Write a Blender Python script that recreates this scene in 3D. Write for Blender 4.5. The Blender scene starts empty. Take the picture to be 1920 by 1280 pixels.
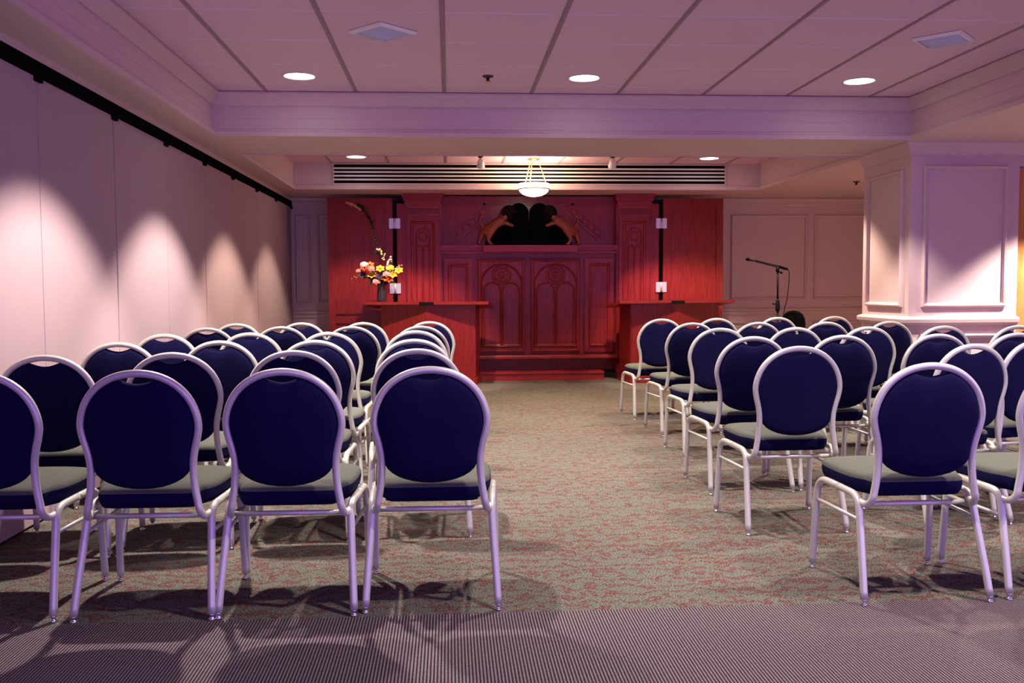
import bpy, bmesh, math, random
from mathutils import Vector, Matrix
random.seed(7)
C = bpy.context.scene.collection
PI = math.pi

# ------------------------------------------------------------------ materials
def nodes(name):
    m = bpy.data.materials.new(name); m.use_nodes = True
    nt = m.node_tree; b = nt.nodes['Principled BSDF']
    return m, nt, b
def plain(name, col, rough=.5, metal=0., noise=0., nscale=60., bump=0., spec=.5):
    m, nt, b = nodes(name)
    b.inputs['Roughness'].default_value = rough
    b.inputs['Metallic'].default_value = metal
    b.inputs['Specular IOR Level'].default_value = spec
    b.inputs['Base Color'].default_value = (*col, 1)
    if noise or bump:
        tc = nt.nodes.new('ShaderNodeTexCoord')
        n = nt.nodes.new('ShaderNodeTexNoise'); n.inputs['Scale'].default_value = nscale
        n.inputs['Detail'].default_value = 4
        nt.links.new(tc.outputs['Object'], n.inputs['Vector'])
        if noise:
            r = nt.nodes.new('ShaderNodeValToRGB')
            r.color_ramp.elements[0].position = .3; r.color_ramp.elements[1].position = .7
            r.color_ramp.elements[0].color = (*[c*(1-noise) for c in col], 1)
            r.color_ramp.elements[1].color = (*[min(1, c*(1+noise)) for c in col], 1)
            nt.links.new(n.outputs['Fac'], r.inputs['Fac'])
            nt.links.new(r.outputs['Color'], b.inputs['Base Color'])
        if bump:
            bp = nt.nodes.new('ShaderNodeBump'); bp.inputs['Strength'].default_value = bump
            bp.inputs['Distance'].default_value = .002
            nt.links.new(n.outputs['Fac'], bp.inputs['Height'])
            nt.links.new(bp.outputs['Normal'], b.inputs['Normal'])
    return m
def emit(name, col, strength):
    m, nt, b = nodes(name)
    b.inputs['Base Color'].default_value = (*col, 1)
    b.inputs['Emission Color'].default_value = (*col, 1)
    b.inputs['Emission Strength'].default_value = strength
    return m
def wood(name, c0, c1, rough=.30, horiz=False):
    m, nt, b = nodes(name)
    tc = nt.nodes.new('ShaderNodeTexCoord'); mp = nt.nodes.new('ShaderNodeMapping')
    mp.inputs['Scale'].default_value = (2.5, 14, 14) if horiz else (14, 14, 1.3)
    n = nt.nodes.new('ShaderNodeTexNoise'); n.inputs['Scale'].default_value = 3.2
    n.inputs['Detail'].default_value = 7; n.inputs['Roughness'].default_value = .62
    n.inputs['Distortion'].default_value = .6
    r = nt.nodes.new('ShaderNodeValToRGB')
    r.color_ramp.elements[0].position = .33; r.color_ramp.elements[1].position = .68
    r.color_ramp.elements[0].color = (*c0, 1); r.color_ramp.elements[1].color = (*c1, 1)
    nt.links.new(tc.outputs['Object'], mp.inputs['Vector'])
    nt.links.new(mp.outputs['Vector'], n.inputs['Vector'])
    nt.links.new(n.outputs['Fac'], r.inputs['Fac'])
    nt.links.new(r.outputs['Color'], b.inputs['Base Color'])
    b.inputs['Roughness'].default_value = rough
    b.inputs['Specular IOR Level'].default_value = .38
    return m
def mixc(nt, fac, a, b):
    mx = nt.nodes.new('ShaderNodeMix'); mx.data_type = 'RGBA'
    if isinstance(fac, float): mx.inputs[0].default_value = fac
    else: nt.links.new(fac, mx.inputs[0])
    for i, s in ((6, a), (7, b)):
        if isinstance(s, tuple): mx.inputs[i].default_value = (*s, 1)
        else: nt.links.new(s, mx.inputs[i])
    return mx.outputs[2]
def ramp(nt, src, p0, p1):
    r = nt.nodes.new('ShaderNodeMapRange'); r.inputs[1].default_value = p0; r.inputs[2].default_value = p1
    nt.links.new(src, r.inputs[0]); return r.outputs[0]
def carpet_pattern():
    m, nt, b = nodes('carpet_pattern')
    tc = nt.nodes.new('ShaderNodeTexCoord')
    mp = nt.nodes.new('ShaderNodeMapping'); mp.inputs['Scale'].default_value = (1., 1.9, 1.)
    nt.links.new(tc.outputs['Object'], mp.inputs['Vector'])
    # broken wavy red lines
    n1 = nt.nodes.new('ShaderNodeTexWave'); n1.wave_type = 'BANDS'; n1.bands_direction = 'Y'
    n1.inputs['Scale'].default_value = 3.3; n1.inputs['Distortion'].default_value = 13.
    n1.inputs['Detail'].default_value = 3.5; n1.inputs['Detail Scale'].default_value = 3.0; n1.inputs['Detail Roughness'].default_value = .62
    nt.links.new(tc.outputs['Object'], n1.inputs['Vector'])
    line = ramp(nt, n1.outputs['Fac'], .50, .92)
    n3 = nt.nodes.new('ShaderNodeTexNoise'); n3.inputs['Scale'].default_value = 75; n3.inputs['Detail'].default_value = 2
    nt.links.new(mp.outputs['Vector'], n3.inputs['Vector'])
    brk = ramp(nt, n3.outputs['Fac'], .40, .52)
    ml = nt.nodes.new('ShaderNodeMath'); ml.operation = 'MULTIPLY'
    nt.links.new(line, ml.inputs[0]); nt.links.new(brk, ml.inputs[1])
    n2 = nt.nodes.new('ShaderNodeTexNoise'); n2.inputs['Scale'].default_value = 170; n2.inputs['Detail'].default_value = 2
    nt.links.new(tc.outputs['Object'], n2.inputs['Vector'])
    base = mixc(nt, ramp(nt, n2.outputs['Fac'], .36, .66), (.024, .026, .024), (.175, .172, .146))
    red = mixc(nt, ramp(nt, n2.outputs['Fac'], .36, .66), (.034, .007, .009), (.165, .046, .044))
    col = mixc(nt, ml.outputs[0], base, red)
    nt.links.new(col, b.inputs['Base Color'])
    b.inputs['Roughness'].default_value = .95; b.inputs['Specular IOR Level'].default_value = .1
    bp = nt.nodes.new('ShaderNodeBump'); bp.inputs['Strength'].default_value = .5; bp.inputs['Distance'].default_value = .003
    nt.links.new(n2.outputs['Fac'], bp.inputs['Height']); nt.links.new(bp.outputs['Normal'], b.inputs['Normal'])
    return m
def carpet_stripe():
    m, nt, b = nodes('carpet_pinstripe')
    tc = nt.nodes.new('ShaderNodeTexCoord'); sp = nt.nodes.new('ShaderNodeSeparateXYZ')
    nt.links.new(tc.outputs['Object'], sp.inputs[0])
    mu = nt.nodes.new('ShaderNodeMath'); mu.operation = 'MULTIPLY'; mu.inputs[1].default_value = 2*PI/.0108
    nt.links.new(sp.outputs['X'], mu.inputs[0])
    si = nt.nodes.new('ShaderNodeMath'); si.operation = 'SINE'; nt.links.new(mu.outputs[0], si.inputs[0])
    n2 = nt.nodes.new('ShaderNodeTexNoise'); n2.inputs['Scale'].default_value = 190; n2.inputs['Detail'].default_value = 2
    nt.links.new(tc.outputs['Object'], n2.inputs['Vector'])
    ad = nt.nodes.new('ShaderNodeMath'); ad.operation = 'MULTIPLY_ADD'; ad.inputs[1].default_value = 1.6; ad.inputs[2].default_value = -.8
    nt.links.new(n2.outputs['Fac'], ad.inputs[0])
    a2 = nt.nodes.new('ShaderNodeMath'); nt.links.new(ad.outputs[0], a2.inputs[0]); nt.links.new(si.outputs[0], a2.inputs[1])
    f = ramp(nt, a2.outputs[0], -.75, .75)
    n4 = nt.nodes.new('ShaderNodeTexNoise'); n4.inputs['Scale'].default_value = 60
    nt.links.new(tc.outputs['Object'], n4.inputs['Vector'])
    lt = mixc(nt, ramp(nt, n4.outputs['Fac'], .4, .62), (.185, .155, .165), (.185, .118, .128))
    nt.links.new(mixc(nt, f, (.012, .009, .020), lt), b.inputs['Base Color'])
    b.inputs['Roughness'].default_value = .95; b.inputs['Specular IOR Level'].default_value = .1
    return m

M = dict(
    paint=plain('cream_wall_paint', (.62, .45, .465), .55, noise=.02, nscale=30),
    fabric=plain('partition_fabric', (.42, .30, .335), .95, noise=.08, nscale=420, bump=.4, spec=.1),
    tile=plain('ceiling_tile', (.70, .48, .62), .95, noise=.06, nscale=160, bump=.3, spec=.1),
    groove=plain('ceiling_grid_groove', (.34, .22, .29), .7),
    grid=plain('ceiling_grid_bar', (.72, .62, .78), .45),
    dark=plain('black_track', (.003, .003, .004), .9, spec=.02),
    wood=wood('mahogany', (.165, .008, .009), (.30, .021, .018)),
    woodh=wood('mahogany_horizontal', (.20, .012, .013), (.34, .028, .024), horiz=True),
    doorwood=wood('oak_door', (.45, .17, .05), (.62, .27, .09)),
    darkwood=plain('shadow_gap_wood', (.012, .006, .006), .7),
    frame=plain('champagne_tube', (.62, .60, .56), .36, metal=.35, noise=.02, nscale=20),
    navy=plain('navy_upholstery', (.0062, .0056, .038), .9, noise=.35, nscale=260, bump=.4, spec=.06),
    seat=plain('grey_green_upholstery', (.088, .090, .080), .95, noise=.22, nscale=320, bump=.4, spec=.1),
    chrome=plain('chrome', (.75, .74, .76), .2, metal=1),
    steel=plain('brushed_steel', (.72, .72, .80), .35, metal=.6),
    brass=plain('brass', (.72, .42, .14), .3, metal=1),
    black=plain('matt_black', (.005, .004, .006), .6, spec=.15),
    bag=plain('black_fabric', (.003, .003, .004), .95, noise=.2, nscale=100, spec=.03),
    speaker=plain('speaker_mesh', (.46, .46, .74), .7, noise=.1, nscale=300),
    whiteplastic=plain('white_plastic', (.78, .72, .74), .5),
    lens=emit('lamp_lens', (1, .96, .90), 14),
    glow=emit('lit_bowl_glass', (1, .90, .74), 4.5),
    vase=plain('dark_vase_glaze', (.03, .022, .03), .2),
    yellow=plain('yellow_petal', (.85, .48, .02), .6), lime=plain('lime_petal', (.55, .60, .06), .6),
    white=plain('white_petal', (.85, .78, .66), .6), red=plain('red_petal', (.62, .05, .015), .6),
    orange=plain('orange_petal', (.80, .16, .02), .6), pink=plain('pink_petal', (.72, .30, .28), .6),
    cream=plain('cream_blossom', (.75, .62, .30), .6), purple=plain('dark_purple_petal', (.05, .015, .05), .6),
    green=plain('dark_leaf', (.02, .05, .015), .6), straw=plain('straw_plume', (.62, .34, .12), .8), darkstem=plain('dark_stem', (.010, .006, .005), .8),
    lion=plain('carved_gilt_wood', (.27, .050, .022), .45, noise=.15, nscale=40), mane=plain('dark_carved_mane', (.010, .005, .005), .7, spec=.1, bump=.6, nscale=60),
    tablet=plain('black_stone', (.003, .003, .006), .9, spec=.03),
    carpet=carpet_pattern(), stripe=carpet_stripe(),
)

# ------------------------------------------------------------------ mesh helpers
def box(bm, x0, x1, y0, y1, z0, z1, mi=0):
    v = [bm.verts.new((x, y, z)) for z in (z0, z1) for y in (y0, y1) for x in (x0, x1)]
    for f in ((0, 2, 3, 1), (4, 5, 7, 6), (0, 1, 5, 4), (2, 6, 7, 3), (0, 4, 6, 2), (1, 3, 7, 5)):
        fc = bm.faces.new([v[i] for i in f]); fc.material_index = mi
    return v
def bbox(x0, x1, y0, y1, z0, z1, bev=.004, seg=2):
    bm = bmesh.new(); box(bm, x0, x1, y0, y1, z0, z1)
    if bev: bmesh.ops.bevel(bm, geom=bm.edges[:], offset=bev, segments=seg, affect='EDGES', profile=.5)
    return bm
def catmull(pts, n=6, closed=False):
    P = [Vector(p) for p in pts]; out = []
    N = len(P); rng = range(N if closed else N-1)
    for i in rng:
        p1, p2 = P[i], P[(i+1) % N]
        p0 = P[i-1] if (closed or i > 0) else p1*2-p2
        p3 = P[(i+2) % N] if (closed or i+2 < N) else p2*2-p1
        for k in range(n):
            t = k/n
            out.append(.5*((2*p1)+(p2-p0)*t+(2*p0-5*p1+4*p2-p3)*t*t+(3*p1-p0-3*p2+p3)*t**3))
    if not closed: out.append(P[-1])
    return out
def tube(bm, pts, r, seg=10, closed=False, cap=True):
    P = [Vector(p) for p in pts]; N = len(P)
    R = r if isinstance(r, (list, tuple)) else [r]*N
    rings = []; up = None
    for i in range(N):
        a = P[i-1] if (i > 0 or closed) else P[i]
        b = P[(i+1) % N] if (i < N-1 or closed) else P[i]
        t = (b-a).normalized()
        if up is None:
            up = Vector((0, 1, 0)) if abs(t.y) < .9 else Vector((1, 0, 0))
        u = (up-t*up.dot(t)).normalized(); up = u; w = t.cross(u)
        rings.append([bm.verts.new(P[i]+R[i]*(math.cos(2*PI*k/seg)*u+math.sin(2*PI*k/seg)*w)) for k in range(seg)])
    for i in range(N if closed else N-1):
        A, B = rings[i], rings[(i+1) % N]
        for k in range(seg):
            f = bm.faces.new((A[k], A[(k+1) % seg], B[(k+1) % seg], B[k])); f.smooth = True
    if cap and not closed:
        bm.faces.new(rings[0][::-1]); bm.faces.new(rings[-1])
def lathe(bm, prof, c=(0, 0, 0), seg=24, smooth=True):
    rings = []
    for r, z in prof:
        rings.append([bm.verts.new((c[0]+r*math.cos(2*PI*k/seg), c[1]+r*math.sin(2*PI*k/seg), c[2]+z)) for k in range(seg)] if r > 1e-6
                     else [bm.verts.new((c[0], c[1], c[2]+z))])
    for A, B in zip(rings, rings[1:]):
        for k in range(seg):
            k2 = (k+1) % seg
            if len(A) == 1 and len(B) == 1: continue
            if len(A) == 1: f = bm.faces.new((A[0], B[k2], B[k]))
            elif len(B) == 1: f = bm.faces.new((A[k], A[k2], B[0]))
            else: f = bm.faces.new((A[k], A[k2], B[k2], B[k]))
            f.smooth = smooth
    return bm
def ball(bm, c, rx, ry=None, rz=None, seg=10, rings=7):
    ry = ry or rx; rz = rz or rx
    m = Matrix.Translation(c) @ Matrix.Diagonal((rx, ry, rz, 1))
    g = bmesh.ops.create_uvsphere(bm, u_segments=seg, v_segments=rings, radius=1, matrix=m)
    for v in g['verts']:
        for f in v.link_faces: f.smooth = True
def prism(bm, poly, mp, h0, h1):
    """poly (u,v) extruded from h0 to h1; mp(u,v,h) -> xyz"""
    A = [bm.verts.new(mp(u, v, h0)) for u, v in poly]; B = [bm.verts.new(mp(u, v, h1)) for u, v in poly]
    n = len(poly)
    bm.faces.new(A[::-1]); bm.faces.new(B)
    for i in range(n): bm.faces.new((A[i], A[(i+1) % n], B[(i+1) % n], B[i]))
def mould(bm, path, prof, mp, closed=False):
    """sweep profile (d,h) along path (u,v); d = offset to the left of travel, mitred; mp(u,v,h) -> xyz"""
    P = [Vector((p[0], p[1])) for p in path]; N = len(P); rings = []
    for i in range(N):
        a = P[i-1] if (i > 0 or closed) else None; b = P[(i+1) % N] if (i < N-1 or closed) else None
        d1 = (P[i]-a).normalized() if a is not None else None
        d2 = (b-P[i]).normalized() if b is not None else None
        n1 = Vector((-d1.y, d1.x)) if d1 is not None else None
        n2 = Vector((-d2.y, d2.x)) if d2 is not None else None
        if n1 is None: m = n2
        elif n2 is None: m = n1
        else:
            m = (n1+n2).normalized(); m = m/max(.2, m.dot(n1))
        rings.append([bm.verts.new(mp(P[i].x+m.x*d, P[i].y+m.y*d, h)) for d, h in prof])
    k = len(prof)
    for i in range(N if closed else N-1):
        A, B = rings[i], rings[(i+1) % N]
        for j in range(k):
            bm.faces.new((A[j], A[(j+1) % k], B[(j+1) % k], B[j]))
    if not closed:
        bm.faces.new(rings[0]); bm.faces.new(rings[-1][::-1])
def obj(name, bm, mat, parent=None, smooth=False, kind=None, label=None):
    bmesh.ops.recalc_face_normals(bm, faces=bm.faces[:])
    me = bpy.data.meshes.new(name); bm.to_mesh(me); bm.free()
    for m in (mat if isinstance(mat, (list, tuple)) else [mat]): me.materials.append(m)
    if smooth:
        for p in me.polygons: p.use_smooth = True
    o = bpy.data.objects.new(name, me); C.objects.link(o)
    if parent is not None: o.parent = parent
    if kind: o['kind'] = kind
    if label: o['label'] = label
    return o
def struct(name, bm, mat, parent=None):
    return obj(name, bm, mat, parent, kind=None if parent else 'structure')
def tag(o, label, cat, group=None):
    o['label'] = label; o['category'] = cat
    if group: o['group'] = group
    return o
def thing(name, label, cat, loc=(0, 0, 0), rotz=0, group=None):
    o = bpy.data.objects.new(name, None); C.objects.link(o)
    o.empty_display_size = .1
    o.location = loc; o.rotation_euler = (0, 0, rotz)
    return tag(o, label, cat, group)
def dup(root, loc, rotz, label, group=None):
    r = root.copy(); C.objects.link(r); r.location = loc; r.rotation_euler = (0, 0, rotz); r['label'] = label
    if group: r['group'] = group
    for ch in list(root.children):
        c = ch.copy(); C.objects.link(c); c.parent = r
        for g in list(ch.children):
            d = g.copy(); C.objects.link(d); d.parent = c
    return r

# ------------------------------------------------------------------ camera
f_px = 1740.; EYE = 1.18; roll = .009
yd = Vector(((842-960)/f_px, (540-640)/f_px, 1.)).normalized()
upc = Vector((-math.sin(roll), -math.cos(roll), 0.)); upc = (upc-yd*upc.dot(yd)).normalized()
xd = yd.cross(upc)
if xd.x < 0: xd = -xd
right = Vector((xd.x, yd.x, upc.x)); down = Vector((xd.y, yd.y, upc.y)); fwd = Vector((xd.z, yd.z, upc.z))
cam = bpy.data.cameras.new('camera'); cam.sensor_width = 36; cam.lens = 36*f_px/1920
cam.clip_start = .05
co = bpy.data.objects.new('camera', cam); C.objects.link(co)
mw = Matrix((( right.x, -down.x, -fwd.x, 0), (right.y, -down.y, -fwd.y, 0), (right.z, -down.z, -fwd.z, EYE), (0, 0, 0, 1)))
co.matrix_world = mw
bpy.context.scene.camera = co

# ------------------------------------------------------------------ room shell
XL, XR, YB, YN = -2.08, 6.4, 12.55, -1.0
ZL, ZT, ZR = 2.38, 2.708, 2.69           # low ceiling, tray ceiling, recess ceiling
TX0, TX1, TY = -1.82, 3.79, 7.44         # tray
RX0, RX1, RY0, RY1 = -1.85, 3.86, 8.45, 11.35   # recess
YS = 3.31                                # carpet seam
bm = bmesh.new()
for (y0, y1, mi) in ((YN, YS, 1), (YS, YB+.1, 0)):
    box(bm, XL-.1, XR+.1, y0, y1, -.06, 0, mi)
struct('floor', bm, [M['carpet'], M['stripe']])

bm = bmesh.new()
ZC = 2.82
box(bm, XL-.1, TX0, YN, TY, ZL, ZC); box(bm, TX1, XR, YN, TY, ZL, ZC)
box(bm, XL-.1, XR, TY, RY0, ZL, ZC)
box(bm, XL-.1, RX0, RY0, RY1, ZL, ZC); box(bm, RX1, XR, RY0, RY1, ZL, ZC)
box(bm, XL-.1, XR, RY1, YB, ZL, ZC)
struct('ceiling_soffit', bm, M['paint'])

def tiled(bm, x0, x1, y0, y1, z, gx, gy, px=.685, py=.62):
    box(bm, x0, x1, y0, y1, z, ZC, 0)
    x = gx
    while x < x1-.02:
        if x > x0+.02:
            box(bm, x-.016, x+.016, y0, y1, z-.003, z+.002, 1)
            box(bm, x-.006, x+.006, y0, y1, z-.006, z-.002, 1)
        x += px
    y = gy
    while y < y1-.02:
        if y > y0+.02: box(bm, x0, x1, y-.005, y+.005, z-.002, z+.002, 2)
        y += py
bm = bmesh.new(); tiled(bm, TX0, TX1, YN, TY, ZT, -1.395, 5.265-.62*10)
struct('ceiling', bm, [M['tile'], M['groove'], M['grid']])
bm = bmesh.new(); tiled(bm, RX0, RX1, RY0, RY1, ZR, -1.395, 8.9)
struct('ceiling_recess', bm, [M['tile'], M['groove'], M['groove']])

idm = lambda u, v, h: (u, v, h)
# tray fascia: bottom lip and crown
crown = [(0, ZT-.006), (.062, ZT-.006), (.062, ZT-.02), (.048, ZT-.04), (.034, ZT-.07), (.018, ZT-.092), (.012, ZT-.104), (0, ZT-.104)]
lip = [(0, ZL-.012), (.026, ZL-.012), (.026, ZL+.022), (.016, ZL+.03), (.012, ZL+.044), (0, ZL+.05)]
path = [(TX1, YN), (TX1, TY), (TX0, TY), (TX0, YN)]
bm = bmesh.new(); mould(bm, path, crown, idm); mould(bm, path, lip, idm)
mould(bm, path, [(0, ZT-.2), (.004, ZT-.2), (.004, ZT-.12), (0, ZT-.12)], idm)
struct('trim_1', bm, M['paint'])
# recess: bottom edge lip and sloped crown
path = [(RX1, RY0), (RX1, RY1), (RX0, RY1), (RX0, RY0)]
bm = bmesh.new()
mould(bm, path, [(0, ZL-.01), (.02, ZL-.01), (.02, ZL+.03), (.01, ZL+.045), (0, ZL+.045)], idm, closed=True)
struct('trim_2', bm, M['paint'])

# left wall: header, track and folding partition panels
wl = bm = bmesh.new(); box(bm, XL-.1, XL-.062, YN, YB, 0, ZL)
box(bm, XL-.062, XL+.012, YN, YB, 2.337, ZL)
wl = struct('wall_left', bm, M['paint'])
seams = [.62, 1.70, 2.78, 3.86, 4.93, 6.01, 7.07, 8.15, 9.19, 10.31, 11.43, 12.52]
for i, (a, b) in enumerate(zip(seams, seams[1:])):
    g0 = .006 if i % 2 else .0025; g1 = .0025 if i % 2 else .006
    bm = bbox(XL-.06, XL, a+g0, b-g1, .012, 2.262, .004)
    obj('partition_panel', bm, M['fabric'], wl)
bm = bmesh.new(); box(bm, XL-.06, XL+.016, YN, YB, 2.266, 2.337)
for s in seams: box(bm, XL, XL+.02, s-.035, s+.035, 2.235, 2.266)
struct('trim_3', bm, M['dark'])

# back wall with wainscot mouldings
Yw = YB
bm = bmesh.new(); box(bm, XL-.1, XR+.1, YB, YB+.1, 0, ZC)
wb = struct('wall_back', bm, M['paint'])
frame_prof = [(0, 0), (0, .012), (.012, .022), (.026, .018), (.034, .006), (.034, 0)]
def picture_frame(bm, u0, u1, v0, v1, mp, s=1.):
    path = [(u0, v0), (u1, v0), (u1, v1), (u0, v1)]
    mould(bm, path, [(d, h*s) for d, h in frame_prof], mp, closed=True)
bkm = lambda u, v, h: (u, YB-h, v)
bm = bmesh.new()
for (a, b) in ((-2.03, -1.83), (-1.745, -1.40), (3.62, 3.76), (3.86, 4.93), (5.03, 6.1)):
    picture_frame(bm, a, b, 1.0, 2.16, bkm, 1.3)
    picture_frame(bm, a, b, .16, .70, bkm, 1.3)
rail = [(0, 0), (0, .012), (.018, .018), (.05, .02), (.062, .04), (.085, .045), (.09, .03), (.09, 0)]
for (a, b) in ((XL, -1.52), (3.56, XR)):
    mould(bm, [(a, .79), (b, .79)], rail, bkm)
    mould(bm, [(a, 2.275), (b, 2.275)], [(0, 0), (0, .012), (.025, .02), (.04, .02), (.07, .06), (.1, .075), (.105, 0)], bkm)
    box(bm, a, b, YB-.016, YB, 0, .12)
obj('panel_moulding', bm, M['paint'], wb)
bm = bmesh.new(); box(bm, XR, XR+.1, 2.5, YB, 0, ZC)
struct('wall_right', bm, M['paint'])

# column
CX0, CX1, CY0, CY1 = 3.88, 4.83, 7.62, 8.5
bm = bmesh.new(); box(bm, CX0, CX1, CY0, CY1, 0, ZL)
col = struct('wall_column', bm, M['paint'])
fm = lambda u, v, h: (u, CY0-h, v)
lm = lambda u, v, h: (CX0-h, CY0+u, v)
bm = bmesh.new()
picture_frame(bm, 3.985, 4.725, 1.0, 2.19, fm, 1.5)
picture_frame(bm, .10, .78, 1.0, 2.17, lm, 1.5)
picture_frame(bm, 3.985, 4.725, .16, .77, fm, 1.5)
picture_frame(bm, .10, .78, .16, .77, lm, 1.5)
around = [(CX0, CY1), (CX0, CY0), (CX1, CY0)]
neg = lambda pr: [(-d, h) for d, h in pr]
mould(bm, around, neg([(0, .845), (.02, .845), (.03, .86), (.05, .868), (.055, .895), (.045, .905), (0, .92)]), idm)
mould(bm, around, neg([(0, 2.27), (.014, 2.27), (.02, 2.29), (.05, 2.34), (.07, 2.37), (.07, ZL), (0, ZL)]), idm)
mould(bm, around, neg([(0, 0), (.018, 0), (.018, .11), (.008, .13), (0, .13)]), idm)
obj('panel_moulding', bm, M['paint'], col)
# wooden door beside the column
bm = bmesh.new(); box(bm, 4.86, 5.76, CY0+.06, CY0+.11, .01, 2.17)
for (z0, z1) in ((.18, .95), (1.12, 2.02)):
    picture_frame(bm, 5.0, 5.62, z0, z1, lambda u, v, h: (u, CY0+.06-h, v), .8)
d1 = struct('door_1', bm, M['doorwood'])
bm = bmesh.new(); tube(bm, [(5.68, CY0+.06, 1.0), (5.68, CY0+.0, 1.0), (5.58, CY0+.0, 1.0)], .009)
obj('handle', bm, M['steel'], d1)
bm = bmesh.new(); box(bm, 4.83, XR, CY0+.05, CY0+.16, 2.19, ZL); box(bm, 5.79, XR, CY0+.05, CY0+.16, 0, 2.19)
box(bm, 4.83, 5.79, CY0+.112, CY0+.16, 0, 2.19)
mould(bm, [(4.83, CY0+.05), (XR, CY0+.05)], neg([(0, 2.27), (.014, 2.27), (.02, 2.29), (.05, 2.34), (.07, 2.37), (.07, ZL), (0, ZL)]), idm)
struct('wall_side', bm, M['paint'])

# grille in the back fascia of the recess
g = thing('air_grille', 'long white slotted air grille above the wooden ark', 'air grille', (1.02, RY1, 2.555))
bm = bmesh.new(); box(bm, -2.385, 2.385, -.004, 0, -.112, .112)
obj('backing', bm, M['dark'], g)
bm = bmesh.new()
for z in (-.067, -.0225, .0225, .067): box(bm, -2.385, 2.385, -.009, -.003, z-.0100, z+.0100)
obj('louvre', bm, M['whiteplastic'], g)
bm = bmesh.new()
mould(bm, [(-2.385, -.112), (2.385, -.112), (2.385, .112), (-2.385, .112)], [(0, 0), (0, .02), (-.018, .016), (-.018, 0)], lambda u, v, h: (u, -h, v), closed=True)
obj('frame', bm, M['paint'], g)

# ------------------------------------------------------------------ ceiling fittings
def spot(x, y, z, power, size=96, col=(1, .88, .76), blend=.34, rad=.045):
    l = bpy.data.lights.new('downlight_beam', 'SPOT'); l.energy = power; l.spot_size = math.radians(size)
    l.spot_blend = blend; l.color = col; l.shadow_soft_size = rad
    o = bpy.data.objects.new('downlight_beam', l); C.objects.link(o); o.location = (x, y, z)
    return o
POW = 390
def downlight(x, y, z, label):
    t = thing('recessed_downlight', label, 'downlight', (x, y, z), 0, 'recessed ceiling downlights')
    bm = lathe(bmesh.new(), [(.122, 0), (.124, -.004), (.112, -.006), (.106, -.003), (.106, 0)], seg=32)
    obj('trim_ring', bm, M['whiteplastic'], t)
    bm = lathe(bmesh.new(), [(0, -.0015), (.104, -.0015), (.106, -.001)], seg=32)
    obj('lens', bm, M['lens'], t)
downlight(-1.06, 6.86, ZT, 'lit round downlight in the tray ceiling, nearest the folding wall')
downlight(1.00, 6.83, ZT, 'lit round downlight in the middle of the tray ceiling')
downlight(3.07, 6.84, ZT, 'lit round downlight in the tray ceiling, nearest the white column')
downlight(-1.05, 10.85, ZR, 'small lit downlight in the back recess, left of the pendant lamp')
downlight(3.07, 10.85, ZR, 'small lit downlight in the back recess, right of the pendant lamp')
for y in (4.85, 6.85):
    for x in (-1.06, 1.0, 3.07): spot(x, y, ZT-.012, POW*(1.55 if x < 0 else 1))
for x in (1.0, 3.07): spot(x, 2.85, ZT-.012, POW*(.65 if x < 2 else 1.))
for y in (8.85, 10.85):
    for x in (-1.05, 3.07): spot(x, y, ZR-.012, POW, col=(1, .80, .58)) if y < 10 else spot(x, y, ZR-.012, POW*.62, col=(1, .80, .58))
spot(1.0, 8.85, ZR-.012, POW*1.2, size=120, col=(1, .78, .52), blend=.5)
spot(5.13, 6.85, ZL-.012, POW*1.6)
for y in (8.85, 10.6): spot(5.13, y, ZL-.012, POW*1.5, col=(1, .70, .56))
for x in (.373, 1.89):                    # beams of the two small ceiling spotlights, turned to the lecterns
    o = spot(x, 10.66, ZR-.14, 300, size=62, col=(1, .84, .68), blend=.5, rad=.03)
    tgt = Vector((-.28 if x < 1 else 2.82, 11.32, .55)); o.rotation_euler = (tgt-o.location).to_track_quat('-Z', 'Y').to_euler()

def ceil_speaker(x, y, label):
    t = thing('ceiling_speaker', label, 'speaker', (x, y, ZT-.003), PI/4, 'ceiling speakers')
    s = .125
    bm = bmesh.new()
    mould(bm, [(-s, -s), (s, -s), (s, s), (-s, s)], [(0, 0), (0, -.016), (-.012, -.012), (-.022, 0)], idm, closed=True)
    obj('frame', bm, M['whiteplastic'], t)
    bm = bmesh.new(); n = 10; V = {}
    for i in range(n+1):
        for j in range(n+1):
            u, v = -1+2*i/n, -1+2*j/n
            V[i, j] = bm.verts.new((u*s, v*s, -.006-.035*(1-u*u)*(1-v*v)))
    for i in range(n):
        for j in range(n):
            f = bm.faces.new((V[i, j], V[i+1, j], V[i+1, j+1], V[i, j+1])); f.smooth = True
    obj('grille_dome', bm, M['speaker'], t)
ceil_speaker(-.38, 5.66, 'pale blue domed ceiling speaker above the left seating block')
ceil_speaker(3.07, 5.66, 'pale blue domed ceiling speaker near the right cornice')
def sprinkler(x, y, z, label):
    t = thing('ceiling_sprinkler', label, 'sprinkler', (x, y, z+.001), 0, 'sprinkler heads')
    bm = lathe(bmesh.new(), [(0, 0), (.042, 0), (.04, -.008), (.03, -.012), (0, -.012)], seg=20)
    obj('escutcheon', bm, M['vase'], t)
    bm = lathe(bmesh.new(), [(0, -.011), (.014, -.011), (.013, -.04), (.024, -.042), (.024, -.046), (0, -.048)], seg=14)
    obj('nozzle', bm, M['brass'], t)
sprinkler(.294, 6.80, ZT, 'small dark sprinkler head in the tiled tray ceiling')
sprinkler(4.68, 10.46, ZL, 'small dark sprinkler head on the low ceiling behind the column')
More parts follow.
